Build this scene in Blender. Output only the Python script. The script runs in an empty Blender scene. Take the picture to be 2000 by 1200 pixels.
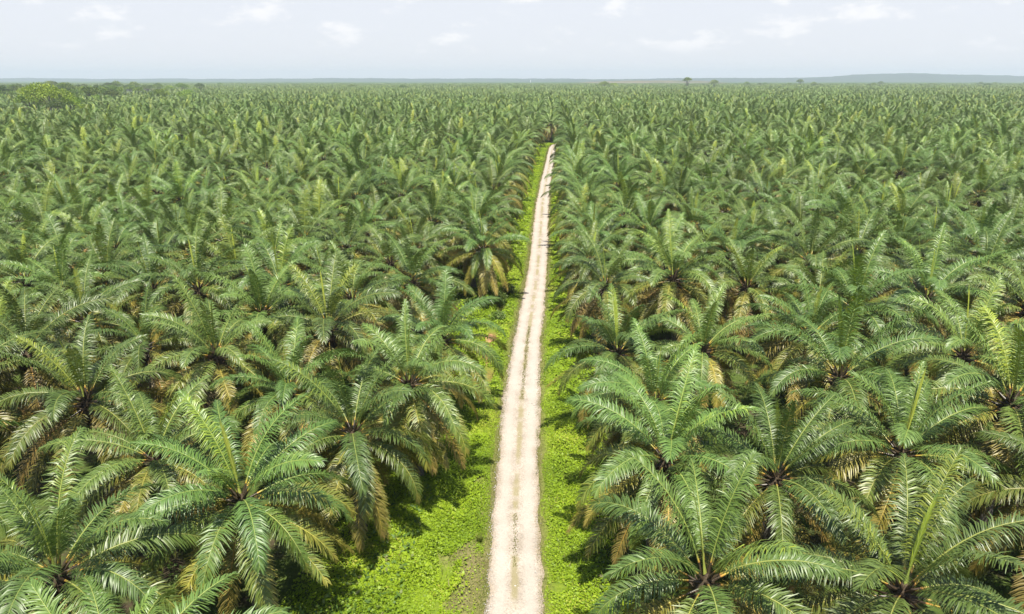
import bpy, math
import numpy as np
from mathutils import Vector

S = bpy.context.scene
COL = S.collection

# ------------------------------------------------------------------ camera
CAM_H = 30.0
F_PX = 1333.3                       # focal length in pixels of a 2000 px wide frame
PITCH = math.atan(445 / F_PX)
YAW = math.atan(75 / F_PX * math.cos(PITCH))
cam_data = bpy.data.cameras.new('camera')
cam = bpy.data.objects.new('camera', cam_data)
COL.objects.link(cam)
cam.location = (0, 0, CAM_H)
cam.rotation_euler = (math.pi / 2 - PITCH, 0, YAW)
cam_data.sensor_width = 36
cam_data.lens = 36 * F_PX / 2000
cam_data.clip_start = 0.5
cam_data.clip_end = 60000
S.camera = cam

# ------------------------------------------------------------------ sky and sun
SUN_EL, SUN_AZ = math.radians(74), math.radians(168)     # azimuth from +Y towards +X
SUN_STRENGTH, SKY_STRENGTH, EXPOSURE = 5.0, 0.082, 0.82
world = bpy.data.worlds.new('World')
S.world = world
world.use_nodes = True
wn, wl = world.node_tree.nodes, world.node_tree.links
wn.clear()


def nd(nodes, kind, **kw):
    n = nodes.new(kind)
    for k, v in kw.items():
        setattr(n, k, v)
    return n


out = nd(wn, 'ShaderNodeOutputWorld')
bg = nd(wn, 'ShaderNodeBackground')
bg.inputs['Strength'].default_value = SKY_STRENGTH
sky = nd(wn, 'ShaderNodeTexSky', sky_type='NISHITA', sun_disc=False)
sky.sun_elevation, sky.sun_rotation = SUN_EL, SUN_AZ
sky.altitude, sky.air_density, sky.dust_density, sky.ozone_density = 0, 1.0, 0.8, 3.0
# thin fair-weather clouds low over the horizon, laid out by direction
tc = nd(wn, 'ShaderNodeTexCoord')
mp = nd(wn, 'ShaderNodeMapping')
mp.inputs['Scale'].default_value = (1.0, 1.0, 2.6)
mp.inputs['Location'].default_value = (3.1, 0.7, 0.0)
wl.new(tc.outputs['Generated'], mp.inputs['Vector'])
cn = nd(wn, 'ShaderNodeTexNoise')
cn.inputs['Scale'].default_value = 13.0
cn.inputs['Detail'].default_value = 7.0
cn.inputs['Roughness'].default_value = 0.6
wl.new(mp.outputs['Vector'], cn.inputs['Vector'])
cr = nd(wn, 'ShaderNodeMapRange', interpolation_type='SMOOTHSTEP')
cr.inputs['From Min'].default_value, cr.inputs['From Max'].default_value = 0.53, 0.68
wl.new(cn.outputs['Fac'], cr.inputs['Value'])
sep = nd(wn, 'ShaderNodeSeparateXYZ')
wl.new(tc.outputs['Generated'], sep.inputs[0])
band = nd(wn, 'ShaderNodeMapRange', interpolation_type='SMOOTHSTEP')
band.inputs['From Min'].default_value, band.inputs['From Max'].default_value = 0.022, 0.05
wl.new(sep.outputs['Z'], band.inputs['Value'])
cm = nd(wn, 'ShaderNodeMath', operation='MULTIPLY')
wl.new(cr.outputs[0], cm.inputs[0])
wl.new(band.outputs[0], cm.inputs[1])
cm2 = nd(wn, 'ShaderNodeMath', operation='MULTIPLY')
cm2.inputs[1].default_value = 0.8
wl.new(cm.outputs[0], cm2.inputs[0])
mixc = nd(wn, 'ShaderNodeMix', data_type='RGBA')
mixc.inputs['B'].default_value = (7.4, 7.35, 7.4, 1)
low = nd(wn, 'ShaderNodeMapRange', interpolation_type='SMOOTHSTEP')       # milky lower sky of a humid day
low.inputs['From Min'].default_value, low.inputs['From Max'].default_value = 0.10, 0.38
low.inputs['To Min'].default_value, low.inputs['To Max'].default_value = 0.88, 0.0
wl.new(sep.outputs['Z'], low.inputs['Value'])
milk = nd(wn, 'ShaderNodeMix', data_type='RGBA')
milk.inputs['B'].default_value = (6.2, 6.3, 6.75, 1)
wl.new(sky.outputs[0], milk.inputs['A'])
wl.new(low.outputs[0], milk.inputs['Factor'])
wl.new(milk.outputs['Result'], mixc.inputs['A'])
wl.new(cm2.outputs[0], mixc.inputs['Factor'])
wl.new(mixc.outputs['Result'], bg.inputs['Color'])
wl.new(bg.outputs[0], out.inputs['Surface'])

sun_data = bpy.data.lights.new('sun', 'SUN')
sun_data.energy = SUN_STRENGTH
sun_data.angle = math.radians(0.53)
sun_data.color = (1.0, 0.94, 0.82)
sun = bpy.data.objects.new('sun', sun_data)
COL.objects.link(sun)
sdir = Vector((math.sin(SUN_AZ) * math.cos(SUN_EL), math.cos(SUN_AZ) * math.cos(SUN_EL), math.sin(SUN_EL)))
sun.rotation_euler = sdir.to_track_quat('Z', 'Y').to_euler()
sun.location = (0, 0, 90)

S.view_settings.view_transform = 'Standard'
S.view_settings.look = 'None'
S.view_settings.exposure = EXPOSURE
S.view_settings.gamma = 1.0
S.view_settings.use_curve_mapping = False
S.cycles.use_denoising = True
S.cycles.max_bounces = 6
S.cycles.diffuse_bounces = 2
S.cycles.transmission_bounces = 3
S.cycles.volume_bounces = 1


# ------------------------------------------------------------------ helpers
def tag(o, label=None, category=None, group=None, kind=None):
    if label: o['label'] = label
    if category: o['category'] = category
    if group: o['group'] = group
    if kind: o['kind'] = kind
    return o


def mesh_from(name, V, Fq, mats=(), midx=None, attrs=None, smooth=False, uv=None):
    """V (n,3); Fq (m,4) quads, or a list of such arrays of 3 or 4 columns."""
    if not isinstance(Fq, (list, tuple)):
        Fq = [Fq]
    Fq = [np.asarray(f, np.int32) for f in Fq if len(f)]
    me = bpy.data.meshes.new(name)
    V = np.asarray(V, np.float32)
    tot = np.concatenate([np.full(len(f), f.shape[1], np.int32) for f in Fq])
    loops = np.concatenate([f.ravel() for f in Fq])
    me.vertices.add(len(V)); me.vertices.foreach_set('co', V.ravel())
    me.loops.add(len(loops)); me.loops.foreach_set('vertex_index', loops)
    me.polygons.add(len(tot))
    me.polygons.foreach_set('loop_start', np.concatenate([[0], np.cumsum(tot)[:-1]]).astype(np.int32))
    for m in mats: me.materials.append(m)
    if midx is not None: me.polygons.foreach_set('material_index', np.asarray(midx, np.int32))
    if smooth: me.polygons.foreach_set('use_smooth', np.ones(len(tot), bool))
    for k, a in (attrs or {}).items():
        at = me.attributes.new(k, 'FLOAT', 'POINT')
        at.data.foreach_set('value', np.asarray(a, np.float32))
    if uv is not None:
        l = me.uv_layers.new(name='UVMap')
        l.data.foreach_set('uv', np.asarray(uv, np.float32)[loops].ravel())
    me.update(calc_edges=True)
    me.validate()
    return me


def ob(name, me, parent=None):
    o = bpy.data.objects.new(name, me)
    COL.objects.link(o)
    if parent: o.parent = parent
    return o


def empty(name, loc, rz=0.0, sc=1.0):
    o = bpy.data.objects.new(name, None)
    o.empty_display_size = 0.5
    COL.objects.link(o)
    o.location = loc; o.rotation_euler = (0, 0, rz)
    o.scale = (sc, sc, sc) if np.isscalar(sc) else sc
    return o


class Acc:
    """collects vertices, quads, material indices and one point attribute"""
    def __init__(self): self.V, self.F, self.M, self.A, self.n = [], [], [], [], 0
    def add(self, V, F, m=0, a=0.0):
        V = np.asarray(V, float).reshape(-1, 3)
        self.V.append(V); self.F.append(np.asarray(F, int) + self.n)
        self.M.append(np.full(len(F), m)); self.A.append(np.broadcast_to(np.asarray(a, float), (len(V),)))
        self.n += len(V)
    def mesh(self, name, mats, attr='age', smooth=False):
        return mesh_from(name, np.concatenate(self.V), np.concatenate(self.F), mats,
                         np.concatenate(self.M), {attr: np.concatenate(self.A)}, smooth)


def tube(P, r, k=6, phase=0.0):
    """tube round the polyline P with radii r"""
    P = np.asarray(P, float); n = len(P); r = np.broadcast_to(np.asarray(r, float), (n,))
    T = np.gradient(P, axis=0); T /= np.linalg.norm(T, axis=1)[:, None]
    ref = np.array([0, 0, 1.0]) if abs(T[:, 2]).mean() < 0.8 else np.array([1.0, 0, 0])
    A = np.cross(T, ref); A /= np.linalg.norm(A, axis=1)[:, None]
    B = np.cross(T, A)
    an = phase + np.arange(k) * 2 * math.pi / k
    V = P[:, None] + r[:, None, None] * (np.cos(an)[None, :, None] * A[:, None] + np.sin(an)[None, :, None] * B[:, None])
    i = np.arange(n - 1)[:, None] * k; j = np.arange(k)[None]; j2 = (j + 1) % k
    F = np.stack([i + j, i + j2, i + k + j2, i + k + j], -1).reshape(-1, 4)
    return V.reshape(-1, 3), F


def leaf_quads(C, D, N, ln, wd):
    """one kite-like quad per leaf at C, along D, facing N"""
    D = D / np.linalg.norm(D, axis=1)[:, None]
    W = np.cross(D, N); W /= np.linalg.norm(W, axis=1)[:, None] + 1e-9
    ln = np.broadcast_to(ln, (len(C),))[:, None]; wd = np.broadcast_to(wd, (len(C),))[:, None]
    V = np.stack([C, C + D * ln * 0.45 + W * wd * 0.5, C + D * ln, C + D * ln * 0.45 - W * wd * 0.5], 1)
    F = np.arange(len(C) * 4).reshape(-1, 4)
    return V.reshape(-1, 3), F


def rdir(rng, n):
    v = rng.normal(size=(n, 3)); return v / np.linalg.norm(v, axis=1)[:, None]


def fnoise(x, y, seed=0, scale=1.0):
    """smooth pseudo noise, about -1..1"""
    r = np.random.default_rng(seed); s = 0; x = np.asarray(x, float) / scale; y = np.asarray(y, float) / scale
    for k in range(7):
        a = r.uniform(0, 6.283); fr = r.uniform(0.6, 2.2)
        s = s + np.sin(fr * (x * math.cos(a) + y * math.sin(a)) + r.uniform(0, 6.283))
    return s / 3.0


# ------------------------------------------------------------------ materials
def material(name):
    m = bpy.data.materials.new(name); m.use_nodes = True
    n, l = m.node_tree.nodes, m.node_tree.links
    return m, n, l, n['Principled BSDF'], n['Material Output']


def ramp(n, stops):
    r = n.new('ShaderNodeValToRGB'); e = r.color_ramp.elements
    while len(e) < len(stops): e.new(0.5)
    for k, (p, c) in enumerate(stops):
        e[k].position = p; e[k].color = (*c, 1)
    return r


def noise(n, l, scale, detail=4, rough=0.55, vec=None):
    t = n.new('ShaderNodeTexNoise')
    t.inputs['Scale'].default_value = scale; t.inputs['Detail'].default_value = detail
    t.inputs['Roughness'].default_value = rough
    if vec is not None: l.new(vec, t.inputs['Vector'])
    return t


def mix(n, l, a, b, f, blend='MIX'):
    m = n.new('ShaderNodeMix'); m.data_type = 'RGBA'; m.blend_type = blend
    for sock, v in (('A', a), ('B', b), ('Factor', f)):
        if isinstance(v, (tuple, list)): m.inputs[sock].default_value = (*v, 1)
        elif isinstance(v, (int, float)): m.inputs[sock].default_value = v
        else: l.new(v, m.inputs[sock])
    return m.outputs['Result']


def leaf_material(name, stops, attr='age', rough=0.42, transl=0.22, vary=0.28, spec=0.5, tcol=(0.30, 0.42, 0.05)):
    m, n, l, b, o = material(name)
    at = n.new('ShaderNodeAttribute'); at.attribute_name = attr
    r = ramp(n, stops); l.new(at.outputs['Fac'], r.inputs[0])
    oi = n.new('ShaderNodeObjectInfo')
    hv = n.new('ShaderNodeHueSaturation')
    mr = n.new('ShaderNodeMapRange'); mr.inputs['To Min'].default_value = 1 - vary; mr.inputs['To Max'].default_value = 1 + vary
    l.new(oi.outputs['Random'], mr.inputs['Value']); l.new(mr.outputs[0], hv.inputs['Value'])
    mh = n.new('ShaderNodeMath'); mh.operation = 'MULTIPLY'; mh.inputs[1].default_value = 7.31
    fr = n.new('ShaderNodeMath'); fr.operation = 'FRACT'
    l.new(oi.outputs['Random'], mh.inputs[0]); l.new(mh.outputs[0], fr.inputs[0])
    m2 = n.new('ShaderNodeMapRange'); m2.inputs['To Min'].default_value = 0.485; m2.inputs['To Max'].default_value = 0.512
    l.new(fr.outputs[0], m2.inputs['Value']); l.new(m2.outputs[0], hv.inputs['Hue'])
    l.new(r.outputs[0], hv.inputs['Color'])
    l.new(hv.outputs[0], b.inputs['Base Color'])
    b.inputs['Roughness'].default_value = rough
    b.inputs['Specular IOR Level'].default_value = spec
    t = n.new('ShaderNodeBsdfTranslucent')
    l.new(mix(n, l, hv.outputs[0], tcol, 0.35), t.inputs['Color'])
    ms = n.new('ShaderNodeMixShader'); ms.inputs[0].default_value = transl
    l.new(b.outputs[0], ms.inputs[1]); l.new(t.outputs[0], ms.inputs[2]); l.new(ms.outputs[0], o.inputs['Surface'])
    return m


M_LEAF = leaf_material('palm_leaflet', [(0.0, (0.34, 0.40, 0.035)), (0.14, (0.125, 0.200, 0.036)), (0.40, (0.083, 0.146, 0.031)),
                                        (0.60, (0.118, 0.168, 0.028)), (0.78, (0.235, 0.210, 0.034)), (1.0, (0.27, 0.20, 0.06))],
                       rough=0.45, transl=0.07, vary=0.25, spec=0.60)
M_RACHIS = leaf_material('palm_rachis', [(0.0, (0.30, 0.36, 0.07)), (0.5, (0.26, 0.30, 0.08)), (0.8, (0.42, 0.34, 0.06)), (0.95, (0.45, 0.24, 0.05)), (0.98, (0.05, 0.036, 0.02))],
                         rough=0.4, transl=0.0, vary=0.1)

m, n, l, b, o_ = material('palm_trunk_bark')
co = n.new('ShaderNodeTexCoord')
nz = noise(n, l, 7, 5, 0.6, co.outputs['Object'])
r = ramp(n, [(0.3, (0.05, 0.042, 0.034)), (0.55, (0.13, 0.115, 0.098)), (0.75, (0.22, 0.20, 0.18))])
l.new(nz.outputs['Fac'], r.inputs[0]); l.new(r.outputs[0], b.inputs['Base Color']); b.inputs['Roughness'].default_value = 0.9
bp = n.new('ShaderNodeBump'); bp.inputs['Strength'].default_value = 0.6; l.new(nz.outputs['Fac'], bp.inputs['Height']); l.new(bp.outputs[0], b.inputs['Normal'])
M_TRUNK = m

m, n, l, b, o_ = material('leaf_base_fibre')
co = n.new('ShaderNodeTexCoord')
nz = noise(n, l, 12, 4, 0.6, co.outputs['Object'])
r = ramp(n, [(0.3, (0.03, 0.022, 0.014)), (0.7, (0.12, 0.085, 0.05))])
l.new(nz.outputs['Fac'], r.inputs[0]); l.new(r.outputs[0], b.inputs['Base Color']); b.inputs['Roughness'].default_value = 0.95
M_FIBRE = m

M_COVER = leaf_material('creeper_leaf', [(0.0, (0.10, 0.19, 0.012)), (0.5, (0.20, 0.33, 0.015)), (0.85, (0.27, 0.41, 0.02)), (1.0, (0.34, 0.38, 0.06))],
                        attr='tint', rough=0.5, transl=0.30, vary=0.0, spec=0.3, tcol=(0.45, 0.60, 0.05))
M_GRASS = leaf_material('grass_blade', [(0.0, (0.09, 0.13, 0.022)), (0.5, (0.16, 0.18, 0.04)), (1.0, (0.26, 0.215, 0.10))],
                        attr='tint', rough=0.55, transl=0.25, vary=0.0, spec=0.25)
M_UNDER = leaf_material('undergrowth_leaf', [(0.0, (0.04, 0.08, 0.015)), (0.6, (0.10, 0.17, 0.025)), (1.0, (0.17, 0.16, 0.05))],
                        attr='tint', rough=0.55, transl=0.2, vary=0.0, spec=0.3)
M_BROAD = leaf_material('broadleaf_foliage', [(0.0, (0.06, 0.11, 0.025)), (0.5, (0.15, 0.22, 0.04)), (1.0, (0.30, 0.36, 0.06))],
                        attr='tint', rough=0.5, transl=0.2, vary=0.45, spec=0.3)
M_BRIGHT = leaf_material('bright_foliage', [(0.0, (0.08, 0.15, 0.02)), (0.5, (0.21, 0.31, 0.03)), (1.0, (0.42, 0.52, 0.05))],
                         attr='tint', rough=0.5, transl=0.25, vary=0.2, spec=0.3)
M_SHRUB = leaf_material('shrub_foliage', [(0.0, (0.07, 0.13, 0.025)), (0.6, (0.17, 0.25, 0.05)), (1.0, (0.34, 0.36, 0.17))],
                        attr='tint', rough=0.5, transl=0.2, vary=0.15, spec=0.3)

# ground: soil with green weeds; mud in the ditch (attribute), greener verge (attribute)
m, n, l, b, o_ = material('plantation_ground')
co = n.new('ShaderNodeTexCoord')
n1 = noise(n, l, 0.35, 6, 0.6, co.outputs['Object']); n2 = noise(n, l, 3.5, 5, 0.65, co.outputs['Object'])
soil = ramp(n, [(0.3, (0.04, 0.03, 0.018)), (0.6, (0.065, 0.048, 0.03)), (0.8, (0.12, 0.085, 0.055))]); l.new(n2.outputs['Fac'], soil.inputs[0])
weed = ramp(n, [(0.3, (0.035, 0.06, 0.014)), (0.65, (0.08, 0.115, 0.022))]); l.new(n2.outputs['Fac'], weed.inputs[0])
f1 = ramp(n, [(0.36, (0, 0, 0)), (0.52, (1, 1, 1))]); l.new(n1.outputs['Fac'], f1.inputs[0])
base = mix(n, l, soil.outputs[0], weed.outputs[0], f1.outputs[0])
verge = ramp(n, [(0.3, (0.09, 0.14, 0.013)), (0.6, (0.16, 0.22, 0.018)), (0.8, (0.21, 0.23, 0.035))]); l.new(n2.outputs['Fac'], verge.inputs[0])
av = n.new('ShaderNodeAttribute'); av.attribute_name = 'verge'
base = mix(n, l, base, verge.outputs[0], av.outputs['Fac'])
dry = ramp(n, [(0.3, (0.13, 0.13, 0.045)), (0.55, (0.18, 0.16, 0.07)), (0.8, (0.27, 0.20, 0.13))]); l.new(n2.outputs['Fac'], dry.inputs[0])
ad = n.new('ShaderNodeAttribute'); ad.attribute_name = 'dry'
base = mix(n, l, base, dry.outputs[0], ad.outputs['Fac'])
mud = ramp(n, [(0.3, (0.15, 0.075, 0.035)), (0.7, (0.27, 0.14, 0.07))]); l.new(n2.outputs['Fac'], mud.inputs[0])
am = n.new('ShaderNodeAttribute'); am.attribute_name = 'mud'
base = mix(n, l, base, mud.outputs[0], am.outputs['Fac'])
l.new(base, b.inputs['Base Color']); b.inputs['Roughness'].default_value = 0.95
b.inputs['Specular IOR Level'].default_value = 0.2
bp = n.new('ShaderNodeBump'); bp.inputs['Strength'].default_value = 0.8; bp.inputs['Distance'].default_value = 0.12
l.new(n2.outputs['Fac'], bp.inputs['Height']); l.new(bp.outputs[0], b.inputs['Normal'])
M_GROUND = m

# gravel track: u across (-1..1), v along in metres
m, n, l, b, o_ = material('pale_gravel')
uv = n.new('ShaderNodeUVMap'); uv.uv_map = 'UVMap'
sp = n.new('ShaderNodeSeparateXYZ'); l.new(uv.outputs[0], sp.inputs[0])
co = n.new('ShaderNodeTexCoord')
nb = noise(n, l, 0.5, 5, 0.6, co.outputs['Object']); nf = noise(n, l, 9, 4, 0.7, co.outputs['Object']); nw = noise(n, l, 1.1, 3, 0.6, co.outputs['Object'])
g1 = ramp(n, [(0.3, (0.29, 0.25, 0.205)), (0.5, (0.365, 0.32, 0.272)), (0.72, (0.44, 0.395, 0.345))]); l.new(nb.outputs['Fac'], g1.inputs[0])
g2 = ramp(n, [(0.30, (0.45, 0.42, 0.38)), (0.5, (0.95, 0.95, 0.95)), (0.70, (1.3, 1.28, 1.25))]); l.new(nf.outputs['Fac'], g2.inputs[0])
col = mix(n, l, g1.outputs[0], g2.outputs[0], 0.75, 'MULTIPLY')
# worn wheel tracks are paler and smoother
ab = n.new('ShaderNodeMath'); ab.operation = 'ABSOLUTE'; l.new(sp.outputs['X'], ab.inputs[0])
wt = ramp(n, [(0.22, (0, 0, 0)), (0.42, (1, 1, 1)), (0.62, (1, 1, 1)), (0.8, (0, 0, 0))]); l.new(ab.outputs[0], wt.inputs[0])
wf = n.new('ShaderNodeMath'); wf.operation = 'MULTIPLY'; wf.inputs[1].default_value = 0.6; l.new(wt.outputs[0], wf.inputs[0])
col = mix(n, l, col, (0.41, 0.37, 0.33), wf.outputs[0])
# olive strip down the middle, in stretches, and weedy dusty margins
vs = n.new('ShaderNodeCombineXYZ'); l.new(sp.outputs['Y'], vs.inputs['X'])
ns = noise(n, l, 0.16, 3, 0.6, vs.outputs[0])
st = ramp(n, [(0.44, (0, 0, 0)), (0.52, (1, 1, 1))]); l.new(ns.outputs['Fac'], st.inputs[0])
wob = n.new('ShaderNodeMath'); wob.operation = 'MULTIPLY_ADD'; wob.inputs[1].default_value = 0.30; wob.inputs[2].default_value = -0.12
l.new(nw.outputs['Fac'], wob.inputs[0])
ad1 = n.new('ShaderNodeMath'); ad1.operation = 'ADD'; l.new(ab.outputs[0], ad1.inputs[0]); l.new(wob.outputs[0], ad1.inputs[1])
ce = ramp(n, [(0.10, (1, 1, 1)), (0.22, (0, 0, 0))]); l.new(ad1.outputs[0], ce.inputs[0])
cm_ = n.new('ShaderNodeMath'); cm_.operation = 'MULTIPLY'; l.new(ce.outputs[0], cm_.inputs[0]); l.new(st.outputs[0], cm_.inputs[1])
cmf = n.new('ShaderNodeMath'); cmf.operation = 'MULTIPLY'; cmf.inputs[1].default_value = 0.75; l.new(cm_.outputs[0], cmf.inputs[0])
col = mix(n, l, col, (0.235, 0.205, 0.10), cmf.outputs[0])
ed = ramp(n, [(0.80, (0, 0, 0)), (1.0, (1, 1, 1))]); l.new(ad1.outputs[0], ed.inputs[0])
edf = n.new('ShaderNodeMath'); edf.operation = 'MULTIPLY'; edf.inputs[1].default_value = 0.6; l.new(ed.outputs[0], edf.inputs[0])
col = mix(n, l, col, (0.28, 0.215, 0.145), edf.outputs[0])
l.new(col, b.inputs['Base Color']); b.inputs['Roughness'].default_value = 0.95; b.inputs['Specular IOR Level'].default_value = 0.2
bp = n.new('ShaderNodeBump'); bp.inputs['Strength'].default_value = 0.5; bp.inputs['Distance'].default_value = 0.04
l.new(nf.outputs['Fac'], bp.inputs['Height']); l.new(bp.outputs[0], b.inputs['Normal'])
M_ROAD = m

m, n, l, b, o_ = material('muddy_water')
b.inputs['Base Color'].default_value = (0.40, 0.235, 0.125, 1); b.inputs['Roughness'].default_value = 0.22
M_MUDWATER = m
m, n, l, b, o_ = material('white_stone')
co = n.new('ShaderNodeTexCoord'); nz = noise(n, l, 3, 3, 0.6, co.outputs['Object'])
r = ramp(n, [(0.3, (0.34, 0.31, 0.28)), (0.7, (0.56, 0.54, 0.51))]); l.new(nz.outputs['Fac'], r.inputs[0]); l.new(r.outputs[0], b.inputs['Base Color'])
b.inputs['Roughness'].default_value = 0.9
M_STONE = m
m, n, l, b, o_ = material('white_paint')
b.inputs['Base Color'].default_value = (0.8, 0.8, 0.8, 1)
M_WHITE = m


def terrain_material(name, stops, scale):
    m, n, l, b, o_ = material(name)
    co = n.new('ShaderNodeTexCoord'); nz = noise(n, l, scale, 6, 0.6, co.outputs['Object'])
    r = ramp(n, stops); l.new(nz.outputs['Fac'], r.inputs[0]); l.new(r.outputs[0], b.inputs['Base Color'])
    b.inputs['Roughness'].default_value = 0.95; b.inputs['Specular IOR Level'].default_value = 0.1
    return m


M_HILL = terrain_material('forested_hill', [(0.35, (0.02, 0.035, 0.022)), (0.6, (0.035, 0.055, 0.03)), (0.75, (0.06, 0.07, 0.04))], 0.006)
M_CANOPY = terrain_material('far_canopy_green', [(0.3, (0.03, 0.06, 0.02)), (0.6, (0.06, 0.105, 0.03))], 0.05)
M_CLEAR = terrain_material('cleared_earth', [(0.3, (0.06, 0.075, 0.03)), (0.6, (0.15, 0.125, 0.07))], 0.01)

# ------------------------------------------------------------------ ground, ditch and track
ROAD_Y = np.array([-60, 20, 32.5, 42.5, 49.6, 59, 77, 107, 140, 171, 210, 244, 280, 320, 336, 345])
ROAD_X = np.array([-1.3, -1.5, -1.6, -2.05, -2.15, -2.3, -2.25, -1.6, -1.5, -1.5, -0.9, -0.1, 0.6, 1.45, 2.6, 5.5])
ROAD_W = np.array([3.4, 3.4, 3.2, 3.1, 3.1, 3.35, 2.95, 3.0, 3.1, 3.4, 3.1, 3.0, 3.1, 3.2, 3.2, 3.2])


def road_x(y): return np.interp(y, ROAD_Y, ROAD_X)
def ditch_x(y): return -6.6 + 0.35 * np.sin(np.asarray(y) * 0.21) + 0.2 * np.sin(np.asarray(y) * 0.57 + 1)
def ditch_m(y):
    y = np.asarray(y, float)
    return np.clip((y - 15) / 10, 0, 1) * np.clip((330 - y) / 20, 0, 1) * np.clip(0.75 + 0.5 * fnoise(y, 0 * y, 5, 6.0), 0.25, 1)


def gz(x, y):
    x = np.asarray(x, float); y = np.asarray(y, float)
    d = np.abs(x - road_x(y))
    near = np.clip((d - 1.7) / 2.0, 0, 1) * np.clip((400 - y) / 100, 0, 1) * np.clip((y + 30) / 20, 0, 1)
    z = near * (0.12 * fnoise(x, y, 1, 2.2) + 0.05 * fnoise(x, y, 2, 0.7))
    return z - 0.65 * np.exp(-((x - ditch_x(y)) / 0.75) ** 2) * ditch_m(y)


def spread(lo, hi, step, far, g=1.28):
    c = list(np.arange(lo, hi + 1e-6, step)); s = step; a, b_ = lo, hi; L, R = [], []
    while a > -far:
        s *= g; a -= s; L.append(a)
    s = step
    while b_ < far:
        s *= g; b_ += s; R.append(b_)
    return np.array(L[::-1] + c + R)


gx = spread(-15, 9, 0.4, 10500); gy = spread(12, 340, 0.7, 10500)
X, Y = np.meshgrid(gx, gy)
Z = gz(X, Y)
nx, ny = len(gx), len(gy)
idx = np.arange(nx * ny).reshape(ny, nx)
Fg = np.stack([idx[:-1, :-1], idx[:-1, 1:], idx[1:, 1:], idx[1:, :-1]], -1).reshape(-1, 4)
dr = X - road_x(Y)
inr = (Y > -20) & (Y < 345)
verge = np.clip((np.where((Y < 47) & (dr < 0), 10.5, 6.5) - np.abs(dr + 1.0)) / 2.5, 0, 1) * inr
dryf = np.exp(-((np.abs(dr) - 1.7) / 0.5) ** 2) * 0.8 * inr
patch = np.clip((1.8 + 0.9 * fnoise(X, Y, 19, 1.0) - np.abs(X + 4.7)) / 1.2, 0, 1) * np.clip((44 - Y) / 8 + 0.7 * fnoise(X, Y, 9, 1.2), 0, 1) * (Y > 8)
dryf = np.clip(np.maximum(dryf, 0.9 * patch * (dr < -1.5)) + 0.25 * np.clip(fnoise(X, Y, 8, 3.0), 0, 1) * (np.abs(dr) < 4) * inr, 0, 1)
mudf = np.exp(-((X - ditch_x(Y)) / np.where(Y < 60, 0.3, 0.5)) ** 2) * ditch_m(Y) * np.clip(-0.25 + 0.9 * fnoise(X, Y, 7, 2.5) - 0.4 * (Y < 60) - 0.7 * (Y < 60) * (fnoise(X, Y, 17, 0.8) > -0.2), 0, 0.8) * inr
for qx, qy, qa, qb in ((-6.9, 77.2, 1.2, 2.4), (-6.75, 72.3, 0.9, 2.2), (-6.5, 100.5, 0.7, 3.6)):
    mudf = np.maximum(mudf, 0.9 * np.exp(-(((X - qx) / qa) ** 2 + ((Y - qy) / qb) ** 2) ** 2))
ground = ob('ground', mesh_from('ground', np.stack([X, Y, Z], -1).reshape(-1, 3), Fg, [M_GROUND],
            attrs={'verge': verge.ravel(), 'dry': dryf.ravel(), 'mud': mudf.ravel()}, smooth=True))
tag(ground, kind='structure')

rng = np.random.default_rng(11)
ry = np.concatenate([np.arange(-60, 120, 0.35), np.arange(120, 345.1, 0.8)])
us = np.linspace(-1, 1, 13)
cx = road_x(ry); w = np.interp(ry, ROAD_Y, ROAD_W) / 2
tx = np.gradient(cx, ry); nl = np.sqrt(1 + tx ** 2)
jl = 0.10 * fnoise(ry, 0 * ry, 21, 1.1) + 0.07 * fnoise(ry, 0 * ry, 22, 0.4) + 0.16 * fnoise(ry, 0 * ry, 23, 7)
jr = 0.10 * fnoise(ry, 0 * ry, 31, 1.2) + 0.07 * fnoise(ry, 0 * ry, 32, 0.4) + 0.12 * fnoise(ry, 0 * ry, 33, 8)
wl_ = w + 0.12 + jl + 0.5 * np.clip((34.5 - ry) / 4, 0, 1); wr_ = w + 0.08 + jr
RV, RU = [], []
for u in us:
    off = np.where(u < 0, u * wl_, u * wr_)
    px_ = cx + off / nl; py_ = ry - off * tx / nl
    crown = 0.035 + 0.03 * (1 - u * u) - 0.035 * math.exp(-((abs(u) - 0.5) / 0.2) ** 2) - (0.03 if abs(u) == 1 else 0)
    pz_ = crown + 0.012 * fnoise(px_, py_, 41, 0.5)
    RV.append(np.stack([px_, py_, pz_], -1)); RU.append(np.stack([np.full_like(ry, u), ry], -1))
RV = np.stack(RV, 1); RU = np.stack(RU, 1)
idx = np.arange(len(ry) * len(us)).reshape(len(ry), len(us))
Fr = np.stack([idx[:-1, :-1], idx[:-1, 1:], idx[1:, 1:], idx[1:, :-1]], -1).reshape(-1, 4)
road = ob('gravel_road', mesh_from('gravel_road', RV.reshape(-1, 3), Fr, [M_ROAD], smooth=True, uv=RU.reshape(-1, 2)))
tag(road, kind='structure')


def puddle(cx_, cy_, rx_, ry_, seed, z):
    a = np.linspace(0, 2 * math.pi, 40, endpoint=False)
    k = 1 + 0.22 * fnoise(np.cos(a) * 2.4, np.sin(a) * 2.4, seed, 1.0)
    V = np.stack([cx_ + rx_ * k * np.cos(a), cy_ + ry_ * k * np.sin(a), np.full(40, z)], -1)
    V = np.concatenate([[[cx_, cy_, z]], V])
    F = np.stack([np.zeros(40, int), 1 + np.arange(40), 1 + (np.arange(40) + 1) % 40], -1)
    return tag(ob('puddle', mesh_from('puddle', V, F, [M_MUDWATER])), kind='structure')


for q in ((-6.9, 77.2, 0.5, 1.3, 6), (-6.75, 72.3, 0.28, 1.0, 2), (-6.5, 100.5, 0.3, 2.2, 3)):
    xs = np.linspace(q[0] - q[2], q[0] + q[2], 9); zz = gz(xs, np.full(9, q[1]))
    puddle(*q, float(zz.min()) + 0.2)

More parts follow.
